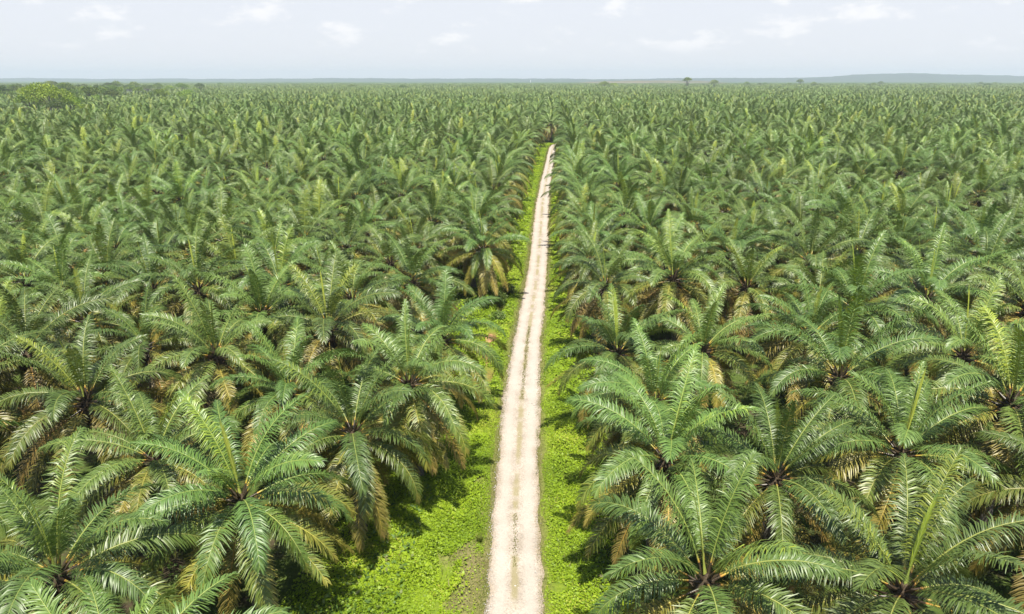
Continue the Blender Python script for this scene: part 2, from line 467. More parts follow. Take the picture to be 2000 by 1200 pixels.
# ------------------------------------------------------------------ oil palms
def frond_specs(rng, count, e_hi, e_lo, age_lo, age_hi, L=7.0, pw=1.0, az0=0.0):
    out_ = []
    for k in range(count):
        t = k / max(count - 1, 1)
        e0 = float(np.interp(t, [0, 0.14, 0.42, 1], [e_hi, e_hi - 20, 0.45 * e_hi + 0.55 * e_lo, e_lo])) + rng.normal(0, 5)
        bend = float(np.interp(t, [0, 0.15, 0.35, 0.6, 1], [34, 60, 82, 88, 64])) + rng.normal(0, 9)
        out_.append(dict(az=az0 + math.radians(137.5 * k + rng.normal(0, 9)), e0=math.radians(e0), bend=math.radians(bend),
                         L=L * rng.uniform(0.88, 1.08) * (0.92 + 0.08 * min(1, 4 * t + 0.3)),
                         age=float(np.clip(age_lo + (age_hi - age_lo) * t + rng.normal(0, 0.05), 0, 1)),
                         droop=rng.uniform(0.45, 1.15), twist=rng.normal(0, 0.35), sway=rng.normal(0, 0.16),
                         r0=0.16 + 0.16 * t, z0=0.45 - 0.85 * t, close=1.0))
    return out_


def grow_fronds(A, rng, specs, pairs, M=12, seg=2, width=0.062, sides=3, fill=1.0):
    for f in specs:
        s = np.linspace(0, 1, M)
        el = f['e0'] - f['bend'] * s ** 1.45
        az = f['az'] + f['sway'] * s ** 1.6
        T = np.stack([np.cos(el) * np.cos(az), np.cos(el) * np.sin(az), np.sin(el)], -1)
        step = f['L'] / (M - 1)
        P = np.concatenate([[np.zeros(3)], np.cumsum((T[1:] + T[:-1]) / 2 * step, 0)])
        P = P + np.array([f['r0'] * math.cos(f['az']), f['r0'] * math.sin(f['az']), f['z0']])
        rr = np.interp(s, [0, 0.06, 0.2, 1], [0.12, 0.065, 0.047, 0.010])
        V, F = tube(P, rr, sides)
        ar = np.repeat(np.where(s < (0.14 if f['close'] == 1.0 else 0), 1.0, min(f['age'], 0.94)), sides)      # fibrous dark petiole base
        A.add(V, F, 1, ar)
        # leaflets
        n = pairs
        sl = np.linspace(0.17, 0.995, n)
        for sg in (-1, 1):
            sj = np.clip(sl + rng.normal(0, 0.3 / n, n), 0.15, 1)
            Bp = np.stack([np.interp(sj, s, P[:, k]) for k in range(3)], -1)
            Tl = np.stack([np.interp(sj, s, T[:, k]) for k in range(3)], -1); Tl /= np.linalg.norm(Tl, axis=1)[:, None]
            azl = np.interp(sj, s, az)
            Sd = np.stack([-np.sin(azl), np.cos(azl), 0 * azl], -1)
            Nn = np.cross(Tl, Sd)
            tw = f['twist'] * sj
            Sv = Sd * np.cos(tw)[:, None] + Nn * np.sin(tw)[:, None]; Nv = -Sd * np.sin(tw)[:, None] + Nn * np.cos(tw)[:, None]
            beta = np.radians(np.interp(sj, [0.15, 0.5, 0.9, 1], [74, 64, 46, 22])) * f['close'] + rng.normal(0, 0.07, n) * f['close'] + 0.09 * np.sin(np.arange(n) * rng.uniform(0.5, 1.3) + rng.uniform(0, 6)) * f['close']
            phi = np.radians(14) + np.where(np.arange(n) % 2 == 0, 1, -1) * np.radians(12) + rng.normal(0, 0.10, n)
            phi = phi * f['close']
            d0 = np.cos(beta)[:, None] * Tl + np.sin(beta)[:, None] * (np.cos(phi)[:, None] * sg * Sv + np.sin(phi)[:, None] * Nv)
            ll = np.interp(sj, [0.15, 0.3, 0.55, 0.8, 1], [0.44, 0.90, 1.06, 0.84, 0.44]) * rng.uniform(0.85, 1.1, n) * min(1.1, f['L'] / 6.9)
            dr_ = f['droop'] * f['close'] * rng.uniform(0.7, 1.3, n)
            g = np.array([0, 0, -1.0])
            Mi = Bp + d0 * (ll * 0.5)[:, None] + g * (ll * 0.06 * dr_)[:, None]
            d1 = d0 + g * (dr_ * 0.95)[:, None]; d1 /= np.linalg.norm(d1, axis=1)[:, None]
            Ti = Mi + d1 * (ll * 0.52)[:, None]
            W = Tl - d0 * np.sum(Tl * d0, 1)[:, None]; W /= np.linalg.norm(W, axis=1)[:, None] + 1e-6
            rl = rng.normal(0.0, 0.22, n)[:, None]
            W = W * np.cos(rl) + np.cross(d0, W) * np.sin(rl)
            W = W * (width * fill * rng.uniform(0.8, 1.2, n))[:, None] * (0.45 + 0.55 * f['close'])
            ag = np.clip(f['age'] + rng.normal(0, 0.035, n) + 0.10 * (sj > 0.93), 0, 1)
            if seg == 2:
                V = np.stack([Bp - W * 0.3, Bp + W * 0.3, Mi + W * 0.5, Mi - W * 0.5, Ti + W * 0.1, Ti - W * 0.1], 1).reshape(-1, 3)
                k = np.arange(n)[:, None] * 6
                F = np.concatenate([k + np.array([[0, 1, 2, 3]]), k + np.array([[3, 2, 4, 5]])])
                A.add(V, F, 0, np.repeat(ag, 6))
            else:
                V = np.stack([Bp - W * 0.35, Bp + W * 0.35, Ti + W * 0.22, Ti - W * 0.22], 1).reshape(-1, 3)
                F = np.arange(n * 4).reshape(-1, 4)
                A.add(V, F, 0, np.repeat(ag, 4))


HC = 7.7                     # height of the crown heart above the ground
LEAF_MATS = [M_LEAF, M_RACHIS]


def crown_mesh(seed):
    rng = np.random.default_rng(seed); A = Acc()
    grow_fronds(A, rng, frond_specs(rng, rng.integers(20, 31), 79, -14, rng.uniform(0.10, 0.22), rng.uniform(0.80, 0.95), pw=0.95, az0=rng.uniform(0, 6)), 122, width=0.063)
    return A.mesh('crown', LEAF_MATS)


def old_fronds_mesh(seed):
    rng = np.random.default_rng(seed + 500); A = Acc()
    sp_ = frond_specs(rng, 11 if seed in (0, 1, 10, 11) else rng.integers(6, 11), -14, -46, 0.72, 0.93, L=6.8, az0=rng.uniform(0, 6))
    for f in sp_: f['bend'] = math.radians(rng.uniform(24, 40)); f['z0'] = -0.45; f['r0'] = 0.3; f['droop'] *= 0.8
    grow_fronds(A, rng, sp_, 100, width=0.058)
    return A.mesh('old_fronds', LEAF_MATS)


def spear_mesh(seed):
    rng = np.random.default_rng(seed + 900); A = Acc()
    for k in range(1):
        f = dict(az=rng.uniform(0, 6.28), e0=math.radians(rng.uniform(82, 88)), bend=math.radians(rng.uniform(3, 12)), L=rng.uniform(4.2, 5.6), age=rng.uniform(0.0, 0.05),
                 droop=0.25, twist=0, sway=0, r0=0.06, z0=0.5, close=float(rng.choice([0.10, 0.2, 0.45])))
        grow_fronds(A, rng, [f], 44, M=9, width=0.05)
    return A.mesh('spear_leaf', LEAF_MATS)


def trunk_parts(seed):
    rng = np.random.default_rng(seed + 1300); A = Acc()
    z = np.linspace(-0.4, HC - 0.5, 34)
    P = np.stack([0.12 * np.sin(z * 0.5 + seed), 0.10 * np.cos(z * 0.43 + seed) - 0.1, z], -1); P[:, :2] *= ((HC - z) / HC * np.clip(z / 2, 0, 1))[:, None]
    rr = np.interp(z, [-0.4, 0.4, 1.2, HC - 2, HC - 0.5], [0.48, 0.38, 0.30, 0.31, 0.36]) * (1 + 0.06 * (np.arange(34) % 2)) * rng.uniform(0.95, 1.05, 34)
    V, F = tube(P, rr, 11); V += rng.normal(0, 0.012, V.shape); A.add(V, F, 0)
    trunk = A.mesh('trunk', [M_TRUNK])
    A = Acc()
    z = np.linspace(HC - 1.5, HC + 0.55, 9)
    V, F = tube(np.stack([0 * z, 0 * z, z], -1), np.array([0.34, 0.46, 0.55, 0.56, 0.5, 0.42, 0.32, 0.2, 0.05]), 11); V += rng.normal(0, 0.03, V.shape); A.add(V, F, 0)
    for k in range(46):                                             # cut petiole stubs
        a = math.radians(137.5 * k); zz = HC - 1.7 + 1.5 * k / 46
        d = np.array([math.cos(a), math.sin(a), 0.75]); d /= np.linalg.norm(d)
        p = np.array([math.cos(a) * 0.36, math.sin(a) * 0.36, zz]); ln = rng.uniform(0.25, 0.55)
        V, F = tube(np.stack([p, p + d * ln * 0.6, p + d * ln]), [0.10, 0.075, 0.045], 4); A.add(V, F, 0)
    return trunk, A.mesh('leaf_bases', [M_FIBRE])


NVAR = 24
VAR = []
for v in range(NVAR):
    t_, lb = trunk_parts(v % 4)
    VAR.append(dict(crown=crown_mesh(v), old_fronds=old_fronds_mesh(v), spear_leaf=spear_mesh(v), trunk=t_, leaf_bases=lb))

# where each palm stands, in metres (x right of the camera, y ahead)
HAND = [
 (-16.8, 32.1, 'large oil palm at lower left with bronze fronds hanging towards the viewer', 0, 1.04),
 (-12.7, 40.0, 'broad oil palm beside left verge whose grey trunk foot shows in shade', 1, 1.04),
 (-23.4, 25.6, 'oil palm with a dark heart in the bottom left corner', 2, 1.0),
 (-24.7, 37.0, 'oil palm half hidden behind the large bronze palm at lower left', 3, 0.96),
 (-32.6, 43.3, 'tall upright oil palm near left edge with yellow ribbed lower fronds', 4, 1.08),
 (-9.9, 47.0, 'oil palm leaning fronds over left verge just below the orange puddles', 5, 1.06),
 (-9.7, 58.8, 'oil palm with a tall upright fan beside the left verge and orange puddle', 15, 1.0),
 (-20.2, 67.5, 'star shaped oil palm with dark heart and curled fronds, mid left', 6, 1.0),
 (-36.9, 67.1, 'oil palm with dark heart and long fronds spread sideways, far mid left', 7, 1.08),
 (-9.4, 92.6, 'oil palm showing a tall dark trunk above bright grass left of track', 8, 0.98),
 (-15.8, 74.7, 'oil palm with upright fan just left of the tall dark trunk', 9, 1.0),
 (7.0, 37.4, 'oil palm right of the track with brown fronds hanging over the verge', 10, 1.04),
 (7.9, 26.6, 'oil palm with upright fan at bottom, nearest one right of the track', 11, 1.04),
 (13.7, 36.2, 'oil palm with grey upright fan, second away from track at lower right', 12, 1.02),
 (22.2, 38.9, 'oil palm with long drooping right frond at middle of lower right', 13, 1.08),
 (16.7, 26.2, 'wide oil palm with upright ribs in the bottom right foreground', 0, 1.08),
 (6.7, 55.4, 'oil palm reaching dark fronds to the right edge of the track', 1, 1.02),
 (13.7, 57.0, 'oil palm with deep dark heart behind the frond tips beside the track', 2, 0.98),
 (14.2, 81.2, 'oil palm with dark centre, second away from track at mid right', 3, 1.02),
 (22.0, 74.0, 'upright oil palm behind the star shaped palm right of centre', 4, 0.98),
 (24.1, 59.9, 'oil palm with sweeping arched fronds and a bare dead stalk below', 5, 1.04),
 (34.9, 55.3, 'oil palm with pale ribs and a bright new leaf near right edge', 6, 1.04),
 (52.6, 82.0, 'oil palm with arched fronds over a dark hollow by right edge', 7, 1.0),
 (43.0, 78.2, 'oil palm beside the dark hollow, left of the right edge palm', 8, 1.0),
 (42.0, 97.9, 'oil palm with shadowed heart at upper mid right', 9, 1.0),
 (8.3, 45.6, 'oil palm tucked behind the brown fronded palm right of the track', 10, 0.98),
 (6.2, 74.5, 'oil palm right of the track fanning over the narrow verge', 11, 1.0),
 (-45.4, 60.4, 'oil palm with bright new frond near left edge, mid height', 12, 1.0),
 (-15.6, 18.2, 'oil palm mostly below the frame, fronds poking up at bottom left', 13, 0.98),
 (-12.2, 14.6, 'oil palm mostly below the frame, frond tips beside the bottom verge', 6, 0.96),
 (10.5, 15.6, 'oil palm mostly below the frame, frond tips at bottom right of track', 3, 0.94),
 (0.55, 352.0, 'dark oil palm standing in line with the far end of the track', 5, 1.05),
 (-6.6, 324.0, 'shaded oil palm on the left of the far end of the track', 9, 1.05),
 (88.4, 142.5, 'dark hearted oil palm isolated by shadow near the upper right edge', 7, 1.1),
]
fwd = np.array([-math.sin(YAW) * math.cos(PITCH), math.cos(YAW) * math.cos(PITCH), -math.sin(PITCH)])
rgt = np.array([math.cos(YAW), math.sin(YAW), 0]); upv = np.cross(rgt, fwd)


def project(P):
    Q = np.asarray(P, float) - np.array([0, 0, CAM_H]); z = Q @ fwd
    return 1000 + F_PX * (Q @ rgt) / z, 600 - F_PX * (Q @ upv) / z, z


rng = np.random.default_rng(77)
pal = []                                       # x, y, column (signed), label, variant, scale
for x, y, lab, v, sc in HAND:
    c = int(round((x - 6) / 8.1)) + 1 if x > 1.2 else -(int(round((-11 - x) / 8.2)) + 1)
    pal.append([x, y, max(c, 1) if x > 1.2 else min(c, -1), lab, v, sc * (0.94 if y < 65 else 1.0)])
hx = np.array([(p[0], p[1]) for p in pal])
FAR_MID, FAR_LOW = 900.0, 3000.0
cols = [(-2.4, -99)] + [(6.6 + 8.1 * j, j + 1) for j in range(96)] + [(-11 - 8.2 * j, -(j + 1)) for j in range(96)]
for x0, c in cols:
    y = (352 if c == -99 else 6) + (4.8 if c % 2 else 0) + (2.4 if c < 0 else 0)
    while y < FAR_MID:
        xx = x0 + rng.normal(0, 0.75); yy = y + rng.normal(0, 0.8); y += 9.6
        xx += float(road_x(min(yy, 320)) + 1.9) * math.exp(-abs(x0) / 40)
        if yy < 345 and -9.6 < xx - float(road_x(yy)) - 0.3 < 7.0: xx = float(road_x(yy)) + (0.3 + (7.2 if c > 0 else -9.7))
        px_, py_, pz_ = project((xx, yy, HC))
        if pz_ < 4 or not (-420 < px_ < 2420) or py_ > 1560: continue
        if np.min(np.hypot(hx[:, 0] - xx, hx[:, 1] - yy)) < (8.3 if yy < 52 else 6.6): continue
        if yy < 24 and abs(xx) < 24: continue
        if -14 < xx < -6 and 76 < yy < 89: continue
        if 345 < yy < 358 and abs(xx) < 6: continue
        if rng.random() < 0.02: continue
        pal.append([xx, yy, c, None, int(rng.integers(NVAR)), float(np.clip(rng.normal(1.0, 0.10), 0.72, 1.2))])
infr, outfr = [], []
for p in pal:
    px_, py_, pz_ = project((p[0], p[1], HC)); m_ = F_PX * 4.6 / pz_
    # keep clear of the broad-leaved wood on the far left
    if p[0] < -300 and p[1] > 430 and p[0] / p[1] < -0.66 and p[1] < 560: continue
    (infr if (-m_ < px_ < 2000 + m_ and py_ < 1200 + m_) else outfr).append((pz_, p))
infr.sort(key=lambda q: (q[1][3] is None, q[1][2] == -99, q[0]))
indiv, rest = infr[:300], infr[300:] + outfr

ORD = ['zeroth', 'first', 'second', 'third', 'fourth', 'fifth', 'sixth', 'seventh', 'eighth', 'ninth', 'tenth', 'eleventh', 'twelfth', 'thirteenth',
       'fourteenth', 'fifteenth', 'sixteenth', 'seventeenth', 'eighteenth', 'nineteenth', 'twentieth', 'twenty-first', 'twenty-second', 'twenty-third', 'twenty-fourth']
bycol = {}
for q in indiv: bycol.setdefault(q[1][2], []).append(q[1])
for c, lst in bycol.items():
    lst.sort(key=lambda p: p[1])
    for k, p in enumerate(lst):
        if p[3] is None:
            side = 'right' if c > 0 else 'left'
            row = 'row beside the track' if abs(c) == 1 else f'{ORD[abs(c)]} row'
            p[3] = (f'oil palm on the track\'s {side} edge, {ORD[k + 1]} palm back from the front' if abs(c) == 1
                    else f'oil palm in the {ORD[abs(c)]} row {side} of the track, {ORD[k + 1]} from the front')

rng = np.random.default_rng(5)
PALM_GROUP = 'oil palms of the plantation'
for pz_, (x, y, c, lab, v, sc) in indiv:
    t = empty('oil_palm', (x, y, float(gz(x, y))), rng.uniform(0, 6.28), (sc, sc, sc * rng.uniform(0.95, 1.05)))
    t.rotation_euler[0] = rng.normal(0, 0.04); t.rotation_euler[1] = rng.normal(0, 0.04)
    tag(t, lab, 'palm tree', PALM_GROUP)
    for part in ('trunk', 'leaf_bases', 'crown', 'old_fronds', 'spear_leaf'):
        o = ob(part, VAR[v][part], t)
        if part in ('crown', 'old_fronds', 'spear_leaf'): o.location = (0, 0, HC)


# ------------------------------------------------------------------ the rest of the plantation as one mass
def palm_lod(seed, fronds, pairs, M, seg, width):
    rng = np.random.default_rng(seed + 4000); A = Acc()
    sp_ = frond_specs(rng, fronds, 80, -8, 0.14, 0.76, az0=rng.uniform(0, 6))
    for f in sp_: f['z0'] += HC
    sp2 = frond_specs(rng, max(3, fronds // 6), -12, -40, 0.74, 0.94, L=6.6, az0=rng.uniform(0, 6))
    for f in sp2: f['z0'] = HC - 0.45; f['bend'] = math.radians(30)
    grow_fronds(A, rng, sp_ + sp2, pairs, M=M, seg=seg, width=width)
    f = dict(az=1.0, e0=1.5, bend=0.1, L=4.4, age=0.10, droop=0.2, twist=0, sway=0, r0=0.05, z0=HC + 0.4, close=0.3)
    grow_fronds(A, rng, [f], max(6, pairs // 2), M=4, seg=1, width=width)
    V, F = tube(np.array([[0, 0, -0.3], [0.05, 0, HC * 0.5], [0, 0, HC]]), [0.4, 0.32, 0.45], 6); A.add(V, F, 2)
    return A


LOD_MATS = [M_LEAF, M_RACHIS, M_TRUNK]
lib = []                                       # library objects for the instancer, not linked to the scene
for v in range(6):
    lib.append(bpy.data.objects.new('palm_fine', palm_lod(v + 20, 22, 84, 10, 2, 0.09).mesh('palm_fine', LOD_MATS)))
for v in range(6):
    lib.append(bpy.data.objects.new('palm_mid', palm_lod(v, 21, 44, 8, 2, 0.16).mesh('palm_mid', LOD_MATS)))
low = [palm_lod(50 + v, 17, 18, 6, 1, 0.33) for v in range(5)]
TILE_X, TILE_Y = 32.4, 38.4
for v in range(4):
    rng = np.random.default_rng(700 + v); A = Acc()
    for i in range(4):
        for j in range(4):
            B = low[rng.integers(5)]; a = rng.uniform(0, 6.28); sc = rng.uniform(0.9, 1.14)
            V = np.concatenate(B.V) * sc
            V = np.stack([V[:, 0] * math.cos(a) - V[:, 1] * math.sin(a), V[:, 0] * math.sin(a) + V[:, 1] * math.cos(a), V[:, 2]], -1)
            V += np.array([(i - 1.5) * 8.1 + rng.normal(0, 0.8), (j - 1.5) * 9.6 + (4.8 if i % 2 else 0) + rng.normal(0, 0.8), 0])
            n0 = A.n
            A.V.append(V); A.F.append(np.concatenate(B.F) + n0); A.M.append(np.concatenate(B.M)); A.A.append(np.clip(np.concatenate(B.A) + rng.normal(0, 0.05), 0, 1)); A.n += len(V)
    lib.append(bpy.data.objects.new('palm_block', A.mesh('palm_block', LOD_MATS)))


def instancer(name, pts, lib_objs):
    """one object: a cloud of points, each carrying one of lib_objs"""
    pts = np.asarray(pts, float)               # x y z rz scale index
    me = bpy.data.meshes.new(name)
    me.vertices.add(len(pts)); me.vertices.foreach_set('co', pts[:, :3].astype(np.float32).ravel())
    for nm, k in (('turn', 3), ('size', 4)):
        a = me.attributes.new(nm, 'FLOAT', 'POINT'); a.data.foreach_set('value', pts[:, k].astype(np.float32))
    a = me.attributes.new('pick', 'INT', 'POINT'); a.data.foreach_set('value', pts[:, 5].astype(np.int32))
    o = ob(name, me)
    lc = bpy.data.collections.new(name + '_library')
    for k, q in enumerate(lib_objs):
        q.name = f'{name}_kind_{k:02d}'; lc.objects.link(q)
    g = bpy.data.node_groups.new(name, 'GeometryNodeTree')
    g.interface.new_socket('Geometry', in_out='INPUT', socket_type='NodeSocketGeometry')
    g.interface.new_socket('Geometry', in_out='OUTPUT', socket_type='NodeSocketGeometry')
    N, L = g.nodes, g.links
    gi, go = N.new('NodeGroupInput'), N.new('NodeGroupOutput')
    ci = N.new('GeometryNodeCollectionInfo'); ci.inputs['Collection'].default_value = lc
    ci.inputs['Separate Children'].default_value = True; ci.inputs['Reset Children'].default_value = True
    ip = N.new('GeometryNodeInstanceOnPoints'); ip.inputs['Pick Instance'].default_value = True
    def named(nm, ty):
        q = N.new('GeometryNodeInputNamedAttribute'); q.data_type = ty; q.inputs['Name'].default_value = nm
        return next(s for s in q.outputs if s.enabled and s.name == 'Attribute')
    cx3 = N.new('ShaderNodeCombineXYZ'); L.new(named('turn', 'FLOAT'), cx3.inputs['Z'])
    er = N.new('FunctionNodeEulerToRotation'); L.new(cx3.outputs[0], er.inputs[0])
    L.new(gi.outputs[0], ip.inputs['Points']); L.new(ci.outputs[0], ip.inputs['Instance'])
    L.new(named('pick', 'INT'), ip.inputs['Instance Index'])
    L.new(er.outputs[0], ip.inputs['Rotation']); L.new(named('size', 'FLOAT'), ip.inputs['Scale'])
    L.new(ip.outputs[0], go.inputs[0])
    md = o.modifiers.new('scatter', 'NODES'); md.node_group = g
    return o


rng = np.random.default_rng(99)
pts = []
for pz_, p in rest:
    pts.append((p[0], p[1], 0, rng.uniform(0, 6.28), p[5] * rng.uniform(0.97, 1.04), rng.integers(6) + (6 if p[1] > 480 else 0)))
y = FAR_MID + TILE_Y * 0.5
while y < FAR_LOW:
    hw = y * 0.92 + 60
    for x in np.arange(-hw, hw, TILE_X):
        if x / y < -0.52 + 0.05 * math.sin(y * 0.01) and y < 1900: continue       # broad-leaved wood on the left
        pts.append((x + rng.normal(0, 2), y + rng.normal(0, 2), 0, math.pi * rng.integers(2), rng.uniform(0.97, 1.05), 12 + rng.integers(4)))
    y += TILE_Y
field = instancer('palm_plantation', pts, lib)
tag(field, 'far oil palms merging into a continuous green canopy up to the horizon', 'plantation', kind='stuff')

# bumpy sheet of canopy where single crowns are smaller than anyone could count
gx = np.linspace(-9000, 9000, 500); gy = np.concatenate([np.linspace(FAR_LOW - 20, 5200, 150), np.linspace(5230, 9500, 90)])
X, Y = np.meshgrid(gx, gy); rng = np.random.default_rng(3)
Z = 6.3 + 1.3 * rng.normal(size=X.shape) + 1.5 * fnoise(X, Y, 61, 220)
Z[0] = -1
idx = np.arange(X.size).reshape(X.shape)
Fc = np.stack([idx[:-1, :-1], idx[:-1, 1:], idx[1:, 1:], idx[1:, :-1]], -1).reshape(-1, 4)
tag(ob('distant_canopy', mesh_from('distant_canopy', np.stack([X, Y, Z], -1).reshape(-1, 3), Fc, [M_CANOPY])),
    'hazy band of tree canopy just below the horizon', 'forest', kind='stuff')


# ------------------------------------------------------------------ hills and clearing on the horizon
def ridge(name, y0, xs, hs, depth, mat, seed, rough):
    x = np.linspace(xs[0], xs[-1], 420); h = np.interp(x, xs, hs)
    h = h * (1 + rough * fnoise(x, 0 * x, seed, 190) + 0.5 * rough * fnoise(x, 0 * x, seed + 1, 60))
    t = np.linspace(-1, 1, 23); prof = np.cos(t * math.pi / 2) ** 1.3
    r = np.random.default_rng(seed)
    X = np.repeat(x[:, None], 23, 1); Yv = y0 + depth * t[None] + 0 * X
    Z = np.maximum(h, 0.0)[:, None] * prof[None] * (1 + 0.03 * r.normal(size=X.shape)) - 0.5
    Z[:, 0] = Z[:, -1] = -0.9; Z[0] = Z[-1] = -0.9
    Z = np.maximum(Z, -0.9)
    idx = np.arange(X.size).reshape(X.shape)
    F = np.stack([idx[:-1, :-1], idx[1:, :-1], idx[1:, 1:], idx[:-1, 1:]], -1).reshape(-1, 4)
    return tag(ob(name, mesh_from(name, np.stack([X, Yv, Z], -1).reshape(-1, 3), F, [mat], smooth=True)), kind='structure')


Yh = 7600


def hx_(px): return (px - 1075) / F_PX * Yh / math.cos(PITCH) * 1.0


ridge('hills', Yh, [hx_(p) for p in (1020, 1120, 1200, 1300, 1420, 1500, 1560, 1620, 1680, 1750, 1800, 1860, 1920, 1960, 2010, 2150, 2400)],
      [18, 28, 31, 40, 43, 46, 56, 82, 88, 80, 70, 62, 58, 68, 86, 92, 60], 900, M_HILL, 71, 0.05)
ridge('hills', 8300, [hx_(p) * 1.1 for p in (-400, -100, 60, 140, 250, 360, 480, 600, 690, 760, 850, 960, 1060, 1150)],
      [26, 30, 33, 42, 33, 37, 33, 35, 45, 38, 35, 41, 36, 30], 800, M_HILL, 81, 0.10)
ridge('cleared_slope', 4300, [(p - 1075) / F_PX * 4300 / math.cos(PITCH) for p in (1110, 1160, 1220, 1270, 1330, 1380)], [10, 19, 22, 22, 20, 10], 260, M_CLEAR, 91, 0.05)


# ------------------------------------------------------------------ broad-leaved trees
def tree_meshes(seed, h, w, leaves, leaf, mat, flat=0.75, trunk_frac=0.30):
    rng = np.random.default_rng(seed); A = Acc()
    V, F = tube([[0, 0, -0.5], [0.1 * w * 0.2, 0, h * 0.25], [0, 0.02 * w, h * 0.55], [0, 0, h * 0.8]], [0.03 * h, 0.024 * h, 0.017 * h, 0.005 * h], 7); A.add(V, F, 0)
    lobes = []
    for k in range(11):
        a = math.radians(137.5 * k) + rng.normal(0, 0.2); rad = w * 0.5 * math.sqrt((k + 0.5) / 11) * rng.uniform(0.75, 0.95)
        zc = h * (trunk_frac + 0.12) + h * (0.72 - trunk_frac) * math.sqrt(max(0, 1 - (rad / (w * 0.52)) ** 2)) * rng.uniform(0.8, 1.15)
        c = np.array([math.cos(a) * rad, math.sin(a) * rad, zc]); lobes.append((c, w * rng.uniform(0.16, 0.25)))
        s0 = np.array([0, 0, h * rng.uniform(0.25, 0.5)])
        V, F = tube([s0, (s0 + c) / 2 + [0, 0, -0.03 * h], c], [0.012 * h, 0.008 * h, 0.003 * h], 5); A.add(V, F, 0)
    trunk = A.mesh('trunk', [M_TRUNK])
    B = Acc()
    for c, r in lobes:
        nl_ = int(leaves / 11); d = rdir(rng, nl_); d[:, 2] = np.abs(d[:, 2]) * 1.0 - 0.35
        C = c + d * np.array([r, r, r * flat * 1.2]) * rng.uniform(0.55, 1.12, (nl_, 1))
        D = d + rdir(rng, nl_) * 0.9; Nn = d + rdir(rng, nl_) * 0.6
        V, F = leaf_quads(C, D, Nn, leaf * rng.uniform(0.7, 1.4, nl_), leaf * rng.uniform(0.5, 0.9, nl_))
        tint = np.clip(rng.uniform(0.15, 0.75) + rng.normal(0, 0.16, nl_), 0, 1)
        B.add(V, F, 0, np.repeat(tint, 4))
    return trunk, B.mesh('crown', [mat], attr='tint')


TREES = [tree_meshes(200 + k, 21 + 2.5 * (k % 3), 16 + 2.5 * (k % 4), 1500, 1.1, M_BROAD) for k in range(5)]
BRIGHT = [tree_meshes(300 + k, 19 + 2 * k, 20 + 3 * k, 2600, 0.95, M_BRIGHT) for k in range(2)]
TALL = tree_meshes(320, 34, 17, 1500, 1.3, M_BROAD, flat=0.9, trunk_frac=0.5)
rng = np.random.default_rng(42)


def tree(meshes, x, y, sc, label, group=None, name='broadleaf_tree'):
    t = empty(name, (x, y, 0), rng.uniform(0, 6.28), sc); tag(t, label, 'tree', group)
    ob('trunk', meshes[0], t); ob('crown', meshes[1], t)
    return t


def at(px, y, dz=0.0):                    # lateral position at distance y on the bearing seen at column px
    return float((px - 1000) / F_PX * (y * math.cos(PITCH) + CAM_H * math.sin(PITCH)) / math.cos(YAW) - math.tan(YAW) * y)


tree(BRIGHT[1], at(72, 500), 500, 1.32, 'large bright yellow-green broadleaf tree rising above the palms at far left')
tree(BRIGHT[0], at(30, 520), 520, 1.1, 'lower green broadleaf tree on the left of the large bright tree')
tree(BRIGHT[0], at(112, 515), 515, 1.0, 'small olive broadleaf tree on the right flank of the large bright tree')
tree(TREES[1], at(84, 488), 488, 0.75, 'dark shaded broadleaf tree in front of the large bright tree')
tree(BRIGHT[0], at(140, 545), 545, 0.6, 'low olive broadleaf tree trailing right of the large bright tree')
for k in range(96):
    y = rng.uniform(640, 1500); px_ = rng.uniform(-60, 420) if rng.random() < 0.55 else rng.uniform(-60, 200)
    x = at(px_, y)
    if x / y > -0.50 and y < 1500: x = -0.56 * y - rng.uniform(0, 80)
    m_ = BRIGHT[int(rng.integers(2))] if rng.random() < 0.25 else TREES[int(rng.integers(5))]
    tree(m_, x, y, rng.uniform(0.8, 1.1), 'broadleaf tree in the wood beyond the palms along the far left', 'trees of the wood at far left')
tree(TALL, at(1337, 1800), 1800, 1.1, 'tall lone tree with a clumped crown above the canopy, right of centre')
tree(TREES[2], at(1388, 1900), 1900, 1.15, 'small dark tree just right of the tall lone tree on the horizon')
tree(BRIGHT[1], at(1178, 1900), 1900, 1.2, 'bright green round tree standing out near the horizon, right of track end')
tree(BRIGHT[0], at(1197, 1930), 1930, 1.1, 'bright green tree touching the right side of the round bright tree')
tree(TREES[3], at(787, 1500), 1500, 0.9, 'brownish tree above the palms near the horizon, left of centre')
tree(TREES[0], at(683, 1750), 1750, 0.9, 'small tree near the horizon, farther left of centre')
tree(TREES[4], at(417, 2300), 2300, 0.9, 'tiny dark tree breaking the horizon at left')
tree(TREES[2], at(1550, 2500), 2500, 1.2, 'rounded dark tree breaking the horizon in front of the right hills')
for k in range(70):
    px_ = rng.uniform(1420, 2060); y = rng.uniform(2150, 2900)
    tree(TREES[int(rng.integers(5))], at(px_, y), y, rng.uniform(0.55, 0.95), 'broadleaf tree in the strip of wood below the right hills', 'trees below the right hills')

# tiny white tower on the skyline
A = Acc()
V, F = tube([[0, 0, -0.5], [0, 0, 15], [0, 0, 33], [0, 0, 33.2]], [3.2, 2.6, 2.0, 0.05], 14); A.add(V, F, 0)
V, F = tube([[0, 0, 30.5], [0, 0, 31.8], [0, 0, 31.9]], [2.5, 2.5, 2.0], 14); A.add(V, F, 0)
t = empty('tower', (at(1036, 5000), 5000, 0)); t.scale = (0.8, 0.8, 0.75); tag(t, 'tiny white tower on the horizon above the end of the track', 'tower')
ob('shaft', A.mesh('shaft', [M_WHITE]), t)

# ------------------------------------------------------------------ verge plants
rng = np.random.default_rng(1234)


def cover_height(x, y): return np.clip(0.22 + 0.20 * fnoise(x, y, 51, 0.9) + 0.1 * fnoise(x, y, 52, 0.35), 0.02, 0.7)


CA, GA, UA = Acc(), Acc(), Acc()


